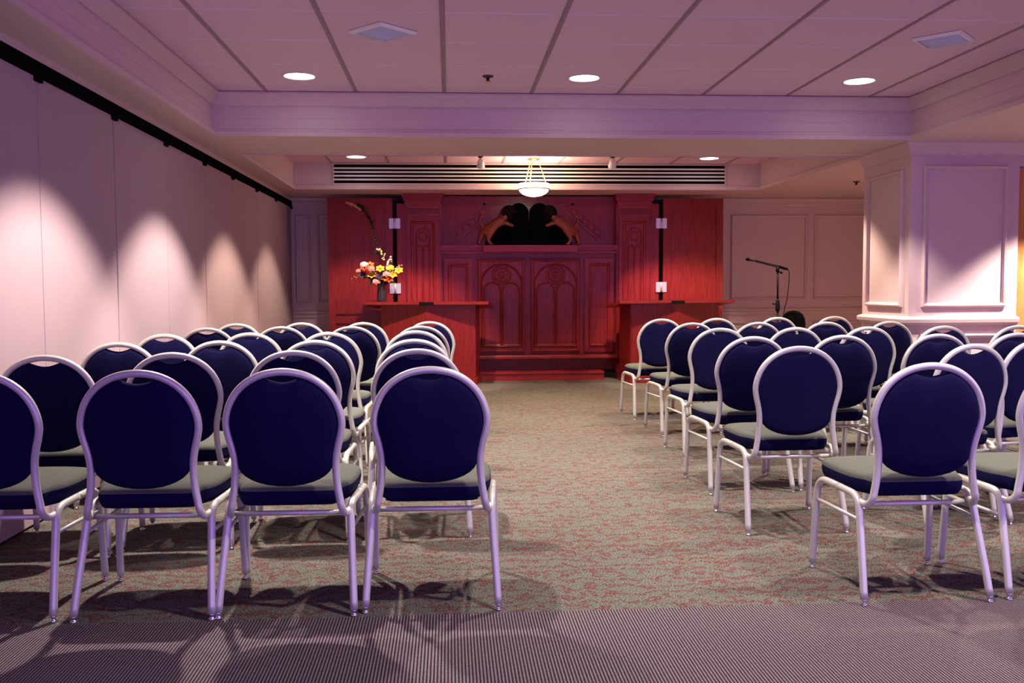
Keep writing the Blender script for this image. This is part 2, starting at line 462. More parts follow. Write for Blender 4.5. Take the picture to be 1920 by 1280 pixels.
def track_light(x, y, label):
    t = thing('ceiling_spotlight', label, 'spotlight', (x, y, ZR-.004), 0, 'small spotlights on the recess ceiling')
    bm = lathe(bmesh.new(), [(0, 0), (.03, 0), (.028, -.022), (0, -.024)], seg=16); obj('mount', bm, M['vase'], t)
    bm = bmesh.new(); tube(bm, [(0, 0, -.02), (0, 0, -.06)], .008); obj('stem', bm, M['whiteplastic'], t)
    bm = lathe(bmesh.new(), [(0, .05), (.025, .048), (.038, .02), (.048, -.045), (.043, -.05), (.036, -.02), (0, -.01)], seg=18)
    bmesh.ops.rotate(bm, verts=bm.verts[:], cent=(0, 0, 0), matrix=Matrix.Rotation(math.radians(35), 3, 'X'))
    bmesh.ops.translate(bm, verts=bm.verts[:], vec=(0, 0, -.085)); obj('lamp_head', bm, M['whiteplastic'], t)
track_light(.373, 10.7, 'small white ceiling spotlight left of the pendant lamp')
track_light(1.89, 10.68, 'small white ceiling spotlight right of the pendant lamp')

p = thing('pendant_lamp', 'glowing glass bowl pendant hung on brass chains', 'pendant lamp', (1.003, 10.93, ZR-.003))
bm = lathe(bmesh.new(), [(0, 0), (.07, 0), (.072, -.01), (.05, -.02), (.02, -.03), (.012, -.05), (0, -.05)], seg=20); obj('canopy', bm, M['brass'], p)
for k in range(3):
    a = k*2*PI/3+PI/2+.25; ca, sa = math.cos(a), math.sin(a)
    bm = bmesh.new()
    p0 = Vector((.05*ca, .05*sa, -.015)); p1 = Vector((.155*ca, .155*sa, -.305))
    n = 13
    for q in range(n):
        c = p0.lerp(p1, (q+.5)/n); d = (p1-p0).normalized(); s = Vector((-sa, ca, 0)) if q % 2 else d.cross(Vector((-sa, ca, 0)))
        ring = [c+d*.015*math.cos(w*PI/4)+s*.007*math.sin(w*PI/4) for w in range(8)]
        tube(bm, ring, .0024, seg=5, closed=True)
    obj('chain', bm, M['brass'], p)
bm = lathe(bmesh.new(), [(.168, -.29), (.178, -.29), (.183, -.348), (.178, -.352), (.172, -.345)], seg=40); obj('rim_glass', bm, M['glow'], p)
bm = lathe(bmesh.new(), [(.176, -.35), (.186, -.35), (.188, -.356), (.186, -.362), (.176, -.362)], seg=40); obj('rim_band', bm, M['brass'], p)
bm = lathe(bmesh.new(), [(.176, -.36), (.165, -.385), (.135, -.41), (.09, -.43), (.04, -.44), (0, -.442)], seg=40); obj('bowl', bm, M['glow'], p)
l = bpy.data.lights.new('pendant_bulb', 'POINT'); l.energy = 24; l.color = (1, .74, .42); l.shadow_soft_size = .05
o = bpy.data.objects.new('pendant_bulb', l); C.objects.link(o); o.location = (1.003, 10.93, ZR-.27)

# ------------------------------------------------------------------ ark cabinet
AX = 1.04
ark = thing('ark_cabinet', 'large carved red mahogany ark cabinet filling the back wall', 'cabinet', (AX, 12.0, 0))
W, WH = M['wood'], M['woodh']
def part(name, bm, mat, parent=ark, dx=AX, dy=12.0, label=None):
    bmesh.ops.translate(bm, verts=bm.verts[:], vec=(-dx, -dy, 0)); return obj(name, bm, mat, parent, label=label)
part('carcass', bbox(-.73, 2.82, 12.12, 12.54, 0, 2.33, .003), M['darkwood'])
bm = bbox(-.12, 2.20, 12.10, 12.2, 1.60, 2.36, .003); nich = part('upper_panel', bm, W)
am = lambda Y: (lambda u, v, h: (u, Y-h, v))
bm = bmesh.new()
for s in (-1, 1):
    a = (AX+s*.97, 1.84); b = (AX+s*.52, 2.22)
    d = (Vector(b)-Vector(a)).normalized(); n = Vector((-d.y, d.x))
    for off, hh, wd in ((-.06, .02, .018), (0, .032, .03), (.06, .02, .018)):
        q = [Vector(a)+n*(off-wd), Vector(b)+n*(off-wd), Vector(b)+n*(off+wd), Vector(a)+n*(off+wd)]
        prism(bm, [(v.x, v.y) for v in q], am(12.10), 0, hh)
    for k in range(6):
        c = Vector(a).lerp(Vector(b), (k+.5)/6); ball(bm, (c.x, 12.07, c.y), .02, .012, .02, 8, 6)
box(bm, -.1, 2.18, 12.06, 12.1, 2.28, 2.36); box(bm, -.1, 2.18, 12.08, 12.1, 2.25, 2.28)
part('pediment_carving', bm, W)
def pointed_arch(u, v0, v1, w, n=10):
    """outline of a round-headed lancet, centre u, width w"""
    r = w/2; out = [(u-r, v0), (u+r, v0)]
    out += [(u+r*math.cos(PI*k/n), v1-r+r*math.sin(PI*k/n)) for k in range(n+1)]
    return out
bead = [(-.008, 0), (-.008, .008), (0, .014), (.008, .008), (.008, 0)]
def pilaster(x0, x1, mir):
    bm = bbox(x0, x1, 11.97, 12.3, 0, 2.26, .004)
    bx0, bx1 = (x0+.13, x1-.03) if not mir else (x0+.03, x1-.13)
    box(bm, bx0, bx1, 11.94, 11.97, .12, 2.12)
    o = part('pilaster', bm, W)
    bm = bmesh.new()
    u = (bx0+bx1)/2
    picture_frame(bm, bx0+.05, bx1-.05, .95, 2.03, am(11.94), .9)
    mould(bm, pointed_arch(u, 1.0, 1.94, .17), bead, am(11.94), closed=True)
    mould(bm, [(u+.055*math.cos(k*PI/6), 1.84+.055*math.sin(k*PI/6)) for k in range(12)], bead, am(11.94), closed=True)
    for s in (-1, 1): mould(bm, pointed_arch(u+s*.042, 1.0, 1.72, .075, 8), bead, am(11.94), closed=True)
    c = part('arch_carving', bm, W); c.parent = o
    bm = bmesh.new()
    for k, (z0, z1, d) in enumerate(((2.10, 2.125, .02), (2.19, 2.24, .014), (2.24, 2.29, .04), (2.29, 2.33, .07), (2.33, 2.375, .095))):
        box(bm, bx0-d*.6, bx1+d*.6, 11.94-d*.6, 11.99, z0, z1)
    c = part('capital', bm, WH); c.parent = o
    bm = bmesh.new(); box(bm, bx0-.04, bx1+.04, 11.86, 11.99, 0, .05); box(bm, bx0-.025, bx1+.025, 11.88, 11.99, .05, .075); box(bm, bx0-.04, bx1+.04, 11.86, 11.99, .075, .13)
    c = part('plinth', bm, WH); c.parent = o
pilaster(-.66, -.09, False); pilaster(2.17, 2.73, True)
part('door_frame', bbox(-.10, 2.18, 12.04, 12.2, .31, 1.62, .003), W)
def carved_door(u0, u1):
    z0, z1 = .335, 1.56
    o = part('door', bbox(u0, u1, 12.01, 12.05, z0, z1, .006), W)
    bm = bmesh.new(); u = (u0+u1)/2; Y = am(12.01)
    w = (u1-u0)-.10
    picture_frame(bm, u0+.008, u1-.008, z0+.012, z1-.012, Y, .6)
    mould(bm, pointed_arch(u, z0+.09, 1.48, w, 18), [(-.016, 0), (-.016, .010), (-.004, .022), (.008, .012), (.008, 0)], Y, closed=True)
    for s in (-1, 1):
        mould(bm, pointed_arch(u+s*w*.235, z0+.10, 1.25, w*.42, 12), [(-.012, 0), (-.012, .008), (0, .016), (.012, .008), (.012, 0)], Y, closed=True)
        prism(bm, pointed_arch(u+s*w*.235, z0+.14, 1.22, w*.30, 12), Y, 0, .006)
        bm2 = [(u+s*(w*.5), 1.49+.0), (u+s*(w*.36), 1.52), (u+s*(w*.5), 1.53)]
        prism(bm, bm2 if s > 0 else bm2[::-1], Y, 0, .008)
    c = part('arch_carving', bm, W); c.parent = o
    bm = bmesh.new()
    for r in (.118, .088, .04):
        mould(bm, [(u+r*math.cos(k*PI/14), 1.345+r*math.sin(k*PI/14)) for k in range(28)], bead, Y, closed=True)
    for k in range(8):
        a = k*PI/4; ball(bm, (u+.063*math.cos(a), 12.006, 1.345+.063*math.sin(a)),   .010, .007, .010, 8, 6)
    ball(bm, (u, 12.006, 1.345), .022, .012, .022, 10, 6)
    c = part('medallion', bm, W); c.parent = o
carved_door(.37, .985); carved_door(1.055, 1.70)
for (u0, u1) in ((-.07, .31), (1.76, 2.15)):
    bm = bbox(u0, u1, 12.015, 12.045, .335, 1.56, .004)
    picture_frame(bm, u0+.06, u1-.06, .41, 1.49, am(12.015), .9)
    part('side_panel', bm, W)
bm = bmesh.new()
for (z0, z1, y) in ((1.62, 1.65, 11.99), (1.65, 1.665, 12.0), (1.665, 1.70, 11.96), (1.70, 1.725, 11.93)):
    box(bm, -.11, 2.19, y, 12.12, z0, z1)
part('mantel', bm, WH)
part('mantel_block', bbox(.437, 1.655, 11.88, 12.0, 1.635, 1.7255, .006), WH)
part('toe_panel', bbox(-.10, 2.18, 12.07, 12.13, .10, .28, .002), W)
bm = bbox(-.10, 2.18, 11.86, 12.06, .265, .31, .008); part('ledge', bm, WH)
bm = bmesh.new(); box(bm, -.10, 1.97, 11.73, 12.1, 0, .11); box(bm, -.10, 1.97, 11.715, 11.75, .085, .105)
part('base_step', bm, WH)
def wing(x0, x1, gap):
    o = part('folding_door', bbox(x0, x1, 11.98, 12.04, .02, 2.325, .004), W)
    bm = bmesh.new(); Y = am(11.98)
    st = .085
    for (a, b, c_, d) in ((x0, x0+st, .02, 2.325), (x1-st, x1, .02, 2.325)):
        box(bm, a, b, 11.962, 11.98, c_, d)
    for (z0, z1) in ((2.21, 2.325), (.86, 1.03), (.74, .80), (.02, .16)):
        box(bm, x0+st, x1-st, 11.962, 11.98, z0, z1)
    c = part('stile_and_rail', bm, W); c.parent = o
    for z in (2.005, 1.18):
        bm = bmesh.new()
        for s in (-1, 1):
            cx = gap+s*.042
            box(bm, cx-.028, cx+.028, 11.95, 11.962, z-.065, z+.065)
        tube(bm, [(gap, 11.95, z-.065), (gap, 11.95, z+.065)], .012)
        c = part('hinge', bm, M['steel'], label='bright steel hinge'); c.parent = o
wing(-1.53, -.712, -.685); wing(2.785, 3.575, 2.758)

# lions and tablets on the mantel
def lion(mir, label):
    s = -1 if mir else 1
    t = thing('lion_figure', label, 'sculpture', (AX-s*.45, 12.0, 1.7265), 0, 'carved lions on the mantel')
    V = []; E = []; R = []
    def chain(start, pts):
        i = start
        for (x, y, z, r) in pts:
            V.append((s*x, y, z)); R.append(r); k = len(V)-1
            if i is not None: E.append((i, k))
            i = k
        return i
    chain(None, [(-.08, 0, .205, .062), (.0, 0, .265, .06), (.085, 0, .325, .062), (.15, 0, .375, .05), (.19, -.01, .425, .045)])  # hips -> neck
    chain(0, [(-.155, .03, .15, .045), (-.185, .03, .075, .026), (-.20, .02, .018, .022), (-.165, .01, .014, .02)])     # hind leg
    chain(0, [(-.06, -.05, .13, .04), (-.085, -.05, .07, .025), (-.055, -.05, .016, .022), (-.02, -.05, .014, .02)])
    chain(2, [(.13, -.05, .29, .032), (.19, -.05, .265, .024), (.245, -.045, .245, .02)])      # lower fore paw
    chain(3, [(.215, .045, .37, .03), (.255, .045, .41, .022), (.275, .04, .445, .02)])        # raised fore paw
    chain(0, [(-.14, 0, .235, .018), (-.19, 0, .29, .012), (-.175, 0, .36, .012), (-.14, 0, .385, .02)])  # tail
    me = bpy.data.meshes.new('body'); me.from_pydata(V, E, []); me.materials.append(M['lion'])
    b = bpy.data.objects.new('body', me); C.objects.link(b); b.parent = t
    sk = b.modifiers.new('skin', 'SKIN'); sk.use_smooth_shade = True
    for i, v in enumerate(me.skin_vertices[0].data): v.radius = (R[i], R[i]); v.use_root = (i == 0)
    b.modifiers.new('sub', 'SUBSURF').levels = 1; b.modifiers['sub'].render_levels = 2
    bm = bmesh.new()
    ball(bm, (s*.185, 0, .42), .075, .07, .085, 16, 12)
    for k in range(14):
        a = k*2*PI/14
        ball(bm, (s*(.18+.06*math.cos(a)), -.01+.03*math.cos(3*a), .415+.072*math.sin(a)), .032, .036, .03, 8, 6)
    obj('mane', bm, M['mane'], t)
    bm = bmesh.new()
    ball(bm, (s*.225, -.05, .445), .045, .042, .045, 14, 10); ball(bm, (s*.262, -.06, .43), .026, .026, .02, 10, 8)
    ball(bm, (s*.20, -.055, .49), .014, .01, .016, 8, 6); ball(bm, (s*.235, -.088, .455), .007, seg=8, rings=6)
    ball(bm, (s*.284, -.06, .433), .009, seg=8, rings=6)
    obj('head', bm, M['mane'], t)
lion(False, 'carved lion rearing at the left of the black tablets')
lion(True, 'carved lion rearing at the right of the black tablets')
t = thing('stone_tablets', 'black twin round-topped tablets between two lions on the mantel', 'sculpture', (AX, 12.035, 1.7265))
tm = lambda u, v, h: (u, h, v)
for s in (-1, 1):
    bm = bmesh.new(); prism(bm, pointed_arch(s*.135, 0, .545, .26, 16), tm, -.01, .035)
    bmesh.ops.bevel(bm, geom=[e for e in bm.edges if abs(e.verts[0].co.y-e.verts[1].co.y) < 1e-5], offset=.005, segments=2, affect='EDGES')
    obj('tablet', bm, M['tablet'], t)
bm = bmesh.new()
prism(bm, [(-.57, 0), (.57, 0), (.56, .08), (.50, .17), (.40, .25), (.30, .30), (-.30, .30), (-.40, .25), (-.50, .17), (-.56, .08)], tm, .037, .058)
obj('base_mound', bm, M['tablet'], t)

# ------------------------------------------------------------------ lecterns
def lectern(cx, cy, rz, label):
    t = thing('lectern', label, 'lectern', (cx, cy, 0), rz, 'reading lecterns before the ark')
    bm = bmesh.new()
    poly = [(-.585, 0), (0, -.06), (.585, 0), (.585, .42), (-.585, .42)]
    A = [bm.verts.new((x, y, 0)) for x, y in poly]
    B = [bm.verts.new((x, y, .985-.075*(y/.62))) for x, y in poly]
    n = len(poly); bm.faces.new(A[::-1]); bm.faces.new(B)
    for i in range(n): bm.faces.new((A[i], A[(i+1) % n], B[(i+1) % n], B[i]))
    bmesh.ops.bevel(bm, geom=[e for e in bm.edges if abs(e.verts[0].co.z-e.verts[1].co.z) > .5 and abs(e.verts[0].co.x) > .1], offset=.006, segments=2, affect='EDGES')
    obj('body', bm, M['wood'], t)
    bm = bmesh.new()
    prism(bm, [(-.60, -.014), (0, -.075), (.60, -.014), (.60, .435), (-.60, .435)], idm, 0, .08)
    obj('plinth', bm, M['wood'], t)
    bm = bmesh.new()
    y0, y1 = -.09, .46; z0, z1 = 1.0, .94
    zz = lambda y: z0+(z1-z0)*(y-y0)/(y1-y0)
    poly = [(-.755, y0), (-.09, y0), (-.09, y0+.09), (.09, y0+.09), (.09, y0), (.755, y0), (.755, y1), (-.755, y1)]
    A = [bm.verts.new((x, y, zz(y)-.018)) for x, y in poly]; B = [bm.verts.new((x, y, zz(y)+.018)) for x, y in poly]
    n = len(poly); bm.faces.new(A[::-1]); bm.faces.new(B)
    for i in range(n): bm.faces.new((A[i], A[(i+1) % n], B[(i+1) % n], B[i]))
    obj('reading_top', bm, M['woodh'], t)
    bm = bmesh.new(); box(bm, -.088, .088, y0+.004, y0+.088, 1.0-.028, 1.0+.012)
    obj('lamp_plate', bm, M['black'], t, label='black plate set in the front edge')
    return t
lectern(-.262, 11.36, math.radians(-9), 'red wooden lectern carrying the flower vase')
lectern(2.80, 11.36, math.radians(9), 'red wooden lectern without flowers, in front of the right folding door')

# ------------------------------------------------------------------ vase and flowers
VX, VY, VZ = -.835, 11.60, .996
v = thing('flower_vase', 'dark slender vase of mixed flowers on the left lectern', 'vase', (VX, VY, VZ))
bm = lathe(bmesh.new(), [(0, 0), (.05, 0), (.056, .01), (.06, .06), (.055, .14), (.046, .20), (.05, .235), (.056, .245), (.05, .248), (.04, .23), (.04, .20), (0, .19)], seg=24)
obj('body', bm, M['vase'], v)
# blooms: x offset, y offset, height above vase base, kind, size, label
def stem_bm(dx, dy, h, r=.003):
    bm = bmesh.new()
    pts = catmull([(dx*.10, dy*.10, .198), (dx*.25, dy*.25, .20+(h-.2)*.45), (dx*.7, dy*.7, .2+(h-.2)*.8), (dx, dy, h)], 5)
    tube(bm, pts, r, 6); return bm
def petals(bm, c, n, ln, wd, tilt, up=Vector((0, -.75, .66))):
    up = up.normalized(); a = up.cross(Vector((1, 0, 0))).normalized(); b = up.cross(a)
    for k in range(n):
        th = 2*PI*k/n; d = a*math.cos(th)+b*math.sin(th); s = -a*math.sin(th)+b*math.cos(th)
        ct, st_ = math.cos(tilt), math.sin(tilt)
        rows = []
        for j, (q, wf) in enumerate(((0, .25), (.35, .9), (.7, 1.), (1., .12))):
            curl = q*q*.35
            p_ = c+ln*q*(d*ct+up*st_)-up*ln*curl*.5+d*ln*curl*.2
            rows.append([bm.verts.new(p_+s*wd*wf+up*.006*wf), bm.verts.new(p_-up*.004), bm.verts.new(p_-s*wd*wf+up*.006*wf)])
        for r0, r1 in zip(rows, rows[1:]):
            for i in (0, 1):
                f = bm.faces.new((r0[i], r0[i+1], r1[i+1], r1[i])); f.smooth = True
FL = [(-.115, -.02, .345, 'lily', 'yellow', 'yellow lily at the lower left of the bouquet'),
      (-.01, -.03, .42, 'lily', 'yellow', 'yellow lily in the middle of the bouquet'),
      (.215, -.02, .40, 'lily', 'yellow', 'yellow lily at the right edge of the bouquet'),
      (.145, -.04, .345, 'lily', 'yellow', 'yellow lily low at the right of the bouquet'),
      (.11, -.03, .435, 'round', 'lime', 'lime green bloom right of the bouquet centre'),
      (-.21, 0, .475, 'round', 'white', 'white rounded bloom at the upper left of the bouquet'),
      (-.205, -.03, .435, 'lily', 'red', 'red bloom just under the white one'),
      (-.14, .02, .465, 'lily', 'orange', 'orange bloom beside the white rounded bloom'),
      (.05, -.05, .31, 'lily', 'orange', 'orange bloom low in the bouquet, right of the vase'),
      (.10, -.06, .29, 'lily', 'red', 'red bloom lowest on the right of the bouquet'),
      (-.125, -.04, .42, 'round', 'pink', 'pink rose between the white and yellow blooms'),
      (-.28, 0, .40, 'round', 'pink', 'small pink bud at the far left of the bouquet'),
      (.07, -.06, .36, 'round', 'pink', 'pink rose in the right half of the bouquet'),
      (-.055, -.06, .27, 'round', 'pink', 'dusky pink rose just above the vase mouth'),
      (-.235, -.02, .345, 'lily', 'purple', 'dark purple bloom at the left of the bouquet'),
      (-.02, -.05, .335, 'lily', 'purple', 'dark purple bloom in the centre of the bouquet')]
for (dx, dy, h, kind, colr, label) in FL:
    f = thing('flower', label, 'flower', (VX, VY, VZ), 0, 'flowers in the vase')
    obj('stem', stem_bm(dx, dy, h), M['green'], f)
    bm = bmesh.new(); c = Vector((dx, dy, h))
    if kind == 'lily':
        petals(bm, c, 6, .062, .020, .45); bl = obj('petals', bm, M[colr], f)
        bm = bmesh.new(); ball(bm, c+Vector((0, -.012, .012)), .009, seg=8, rings=6); obj('flower_centre', bm, M['orange' if colr == 'yellow' else 'darkstem'], bl)
    else:
        r = .026 if 'bud' in label else .042
        ball(bm, c, r*.7, seg=10, rings=8); petals(bm, c-Vector((0, 0, .01)), 7, r*1.1, r*.5, .75); petals(bm, c, 6, r*1.25, r*.55, .25)
        obj('petals', bm, M[colr], f)
def sprig(label, base, tips, mat, n, r, name='blossom_sprig'):
    f = thing(name, label, 'flower sprig', (VX, VY, VZ), 0, 'sprigs in the vase')
    pts = catmull([(base[0]*.2, base[1]*.2, .198), *tips], 6)
    bm = bmesh.new(); tube(bm, pts, .0025, 5); obj('stem', bm, M['green'], f)
    bm = bmesh.new(); k0 = int(len(pts)*.45)
    for i in range(n):
        q = pts[k0+int((len(pts)-1-k0)*i/max(1, n-1))]
        ball(bm, q+Vector((random.uniform(-.022, .022), random.uniform(-.02, .01), random.uniform(-.012, .012))), r*random.uniform(.7, 1.15), seg=7, rings=5)
    obj('blossoms', bm, mat, f)
sprig('tall cream blossom sprig above the bouquet centre', (0, 0), [(.02, 0, .4), (.035, -.01, .52), (.03, -.01, .60), (-.01, -.01, .655), (-.035, -.01, .66)], M['cream'], 16, .013)
sprig('cream blossom sprig leaning right above the lime bloom', (0, 0), [(.05, 0, .4), (.10, -.01, .50), (.125, -.01, .56)], M['white'], 12, .014)
sprig('thin tan sprig jutting out low to the left', (0, 0), [(-.12, 0, .30), (-.25, -.01, .33), (-.36, -.01, .315)], M['straw'], 9, .008)
sprig('thin pink sprig jutting out to the right', (0, 0), [(.12, 0, .36), (.2, -.01, .44), (.255, -.01, .47)], M['pink'], 8, .008)
def leaf_spray(label, pts, w, mat, name='leaf_blade'):
    f = thing(name, label, 'leaf', (VX, VY, VZ), 0, 'greenery in the vase')
    P = catmull(pts, 6); bm = bmesh.new(); prev = None; N = len(P)
    for i, q in enumerate(P):
        t_ = (P[min(i+1, N-1)]-P[max(i-1, 0)]).normalized(); s = t_.cross(Vector((0, 1, 0))).normalized()
        ww = w*math.sin(PI*min(1, .08+.92*i/(N-1)))**.8+.0015
        row = [bm.verts.new(q+s*ww), bm.verts.new(q+Vector((0, -.006, 0))), bm.verts.new(q-s*ww)]
        if prev:
            for k in (0, 1): bm.faces.new((prev[k], prev[k+1], row[k+1], row[k]))
        prev = row
    bmesh.ops.solidify(bm, geom=bm.faces[:], thickness=.002)
    obj('blade', bm, mat, f, smooth=True)
leaf_spray('drooping dark leaf at the lower left of the bouquet', [(-.01, 0, .2), (-.06, -.03, .28), (-.12, -.03, .27), (-.15, -.03, .21)], .022, M['green'])
leaf_spray('dark leaf pointing left behind the yellow lily', [(-.01, 0, .2), (-.08, -.02, .30), (-.16, -.03, .33), (-.22, -.03, .31)], .024, M['green'])
leaf_spray('dark leaf pointing right under the red bloom', [(.01, 0, .2), (.06, -.02, .26), (.12, -.03, .27), (.18, -.03, .25)], .022, M['green'])
leaf_spray('dark leaf standing up in the bouquet centre', [(0, .01, .2), (.0, .0, .3), (-.01, -.02, .38), (-.03, -.02, .45)], .026, M['green'])
# tall dark plume with straw tip
f = thing('grass_plume', 'tall dark grass plume arching up left with a straw-coloured tip', 'plume', (VX, VY, VZ))
pp = catmull([(-.005, .0, .198), (-.03, .02, .50), (-.07, .02, .80), (-.12, .01, 1.0), (-.20, 0, 1.13), (-.30, 0, 1.205), (-.39, 0, 1.235)], 6)
bm = bmesh.new(); tube(bm, pp, .004, 6); obj('stem', bm, M['darkstem'], f)
bm = bmesh.new(); N = len(pp)
for i, q in enumerate(pp):
    if .2 < i/(N-1) < .78:
        for k in range(5):
            d = Vector((random.uniform(-.045, .025), random.uniform(-.03, .02), random.uniform(.02, .07)))
            tube(bm, [q, q+d*.5, q+d], [.004, .006, .0015], 4)
obj('dark_barbs', bm, M['darkstem'], f)
bm = bmesh.new()
for i, q in enumerate(pp):
    if i/(N-1) >= .72:
        for k in range(7):
            d = Vector((random.uniform(-.05, .005), random.uniform(-.015, .015), random.uniform(-.022, .022)))
            tube(bm, [q, q+d*.5, q+d], [.003, .005, .001], 4)
obj('straw_tip', bm, M['straw'], f, label='straw-coloured feathery tip')

# ------------------------------------------------------------------ microphone stand
MY = 9.4
ms = thing('microphone_stand', 'black boom microphone stand behind the right block of chairs', 'microphone stand', (3.39, MY, 0))
bm = lathe(bmesh.new(), [(0, 0), (.13, 0), (.135, .008), (.12, .022), (.03, .03), (.02, .06), (0, .06)], seg=28); obj('base', bm, M['black'], ms)
bm = bmesh.new(); tube(bm, [(0, 0, .05), (0, 0, 1.0)], .013, 12); tube(bm, [(0, 0, .99), (-.003, 0, 1.36)], .0095, 12); obj('pole', bm, M['black'], ms)
bm = lathe(bmesh.new(), [(0, .93), (.022, .93), (.024, .95), (.024, 1.0), (.018, 1.03), (.016, 1.05), (0, 1.05)], seg=14)
tube(bm, [(0, 0, 1.0), (-.04, 0, 1.0)], .006, 8); ball(bm, (-.045, 0, 1.0), .011); obj('clutch', bm, M['black'], ms)
bm = bmesh.new(); tube(bm, [(-.006, 0, 1.33), (-.003, 0, 1.39)], .018, 12); tube(bm, [(0, 0, 1.335), (.03, -.005, 1.325)], .008, 8); ball(bm, (.034, -.005, 1.322), .014); obj('boom_clamp', bm, M['black'], ms)
bm = bmesh.new(); tube(bm, [(-.27, 0, 1.448), (.0, 0, 1.380), (.10, 0, 1.355)], .007, 10); tube(bm, [(.0, 0, 1.382), (.10, 0, 1.357)], .013, 10); obj('boom', bm, M['black'], ms)
mi = thing('microphone', 'small black microphone on the end of the boom arm', 'microphone', (3.39-.27, MY, 1.448))
bm = bmesh.new(); tube(bm, [(.005, 0, -.001), (-.02, 0, .005), (-.035, 0, .009)], [.009, .012, .014], 12); obj('handle', bm, M['black'], mi)
bm = bmesh.new(); ball(bm, (-.05, 0, .0125), .022, .018, .018, 14, 10); obj('grille_head', bm, M['bag'], mi)
bm = bmesh.new()
tube(bm, catmull([(3.14, MY-.012, 1.455), (3.28, MY-.014, 1.418), (3.42, MY-.016, 1.385), (3.49, MY-.01, 1.355), (3.508, MY, 1.31), (3.505, MY, 1.2), (3.495, MY+.02, 1.05), (3.475, MY+.05, .9), (3.465, MY+.10, .55), (3.48, MY+.12, .15), (3.52, MY+.15, .012), (3.7, MY+.3, .008), (3.95, MY+.35, .008)], 6), .0045, 8)
tag(obj('microphone_cable', bm, M['black']), 'thin dark cable hanging from the boom stand', 'cable')
bg = thing('equipment_bag', 'black round-topped soft bag standing behind chairs beside the microphone stand', 'bag', (3.645, MY+.25, 0))
bm = bmesh.new()
lathe(bm, [(0, 0), (.10, 0), (.118, .03), (.124, .3), (.128, .6), (.132, .78), (.122, .84), (.10, .885), (.06, .915), (0, .925)], seg=28)
for vv in bm.verts: vv.co.y *= .72; vv.co.x += .006*math.sin(9*vv.co.z)
obj('body', bm, M['bag'], bg)
bm = bmesh.new(); tube(bm, catmull([(-.128, -.02, .62), (-.150, -.035, .66), (-.152, -.035, .72), (-.128, -.02, .77)], 5), .007, 8); obj('carry_handle', bm, M['bag'], bg)

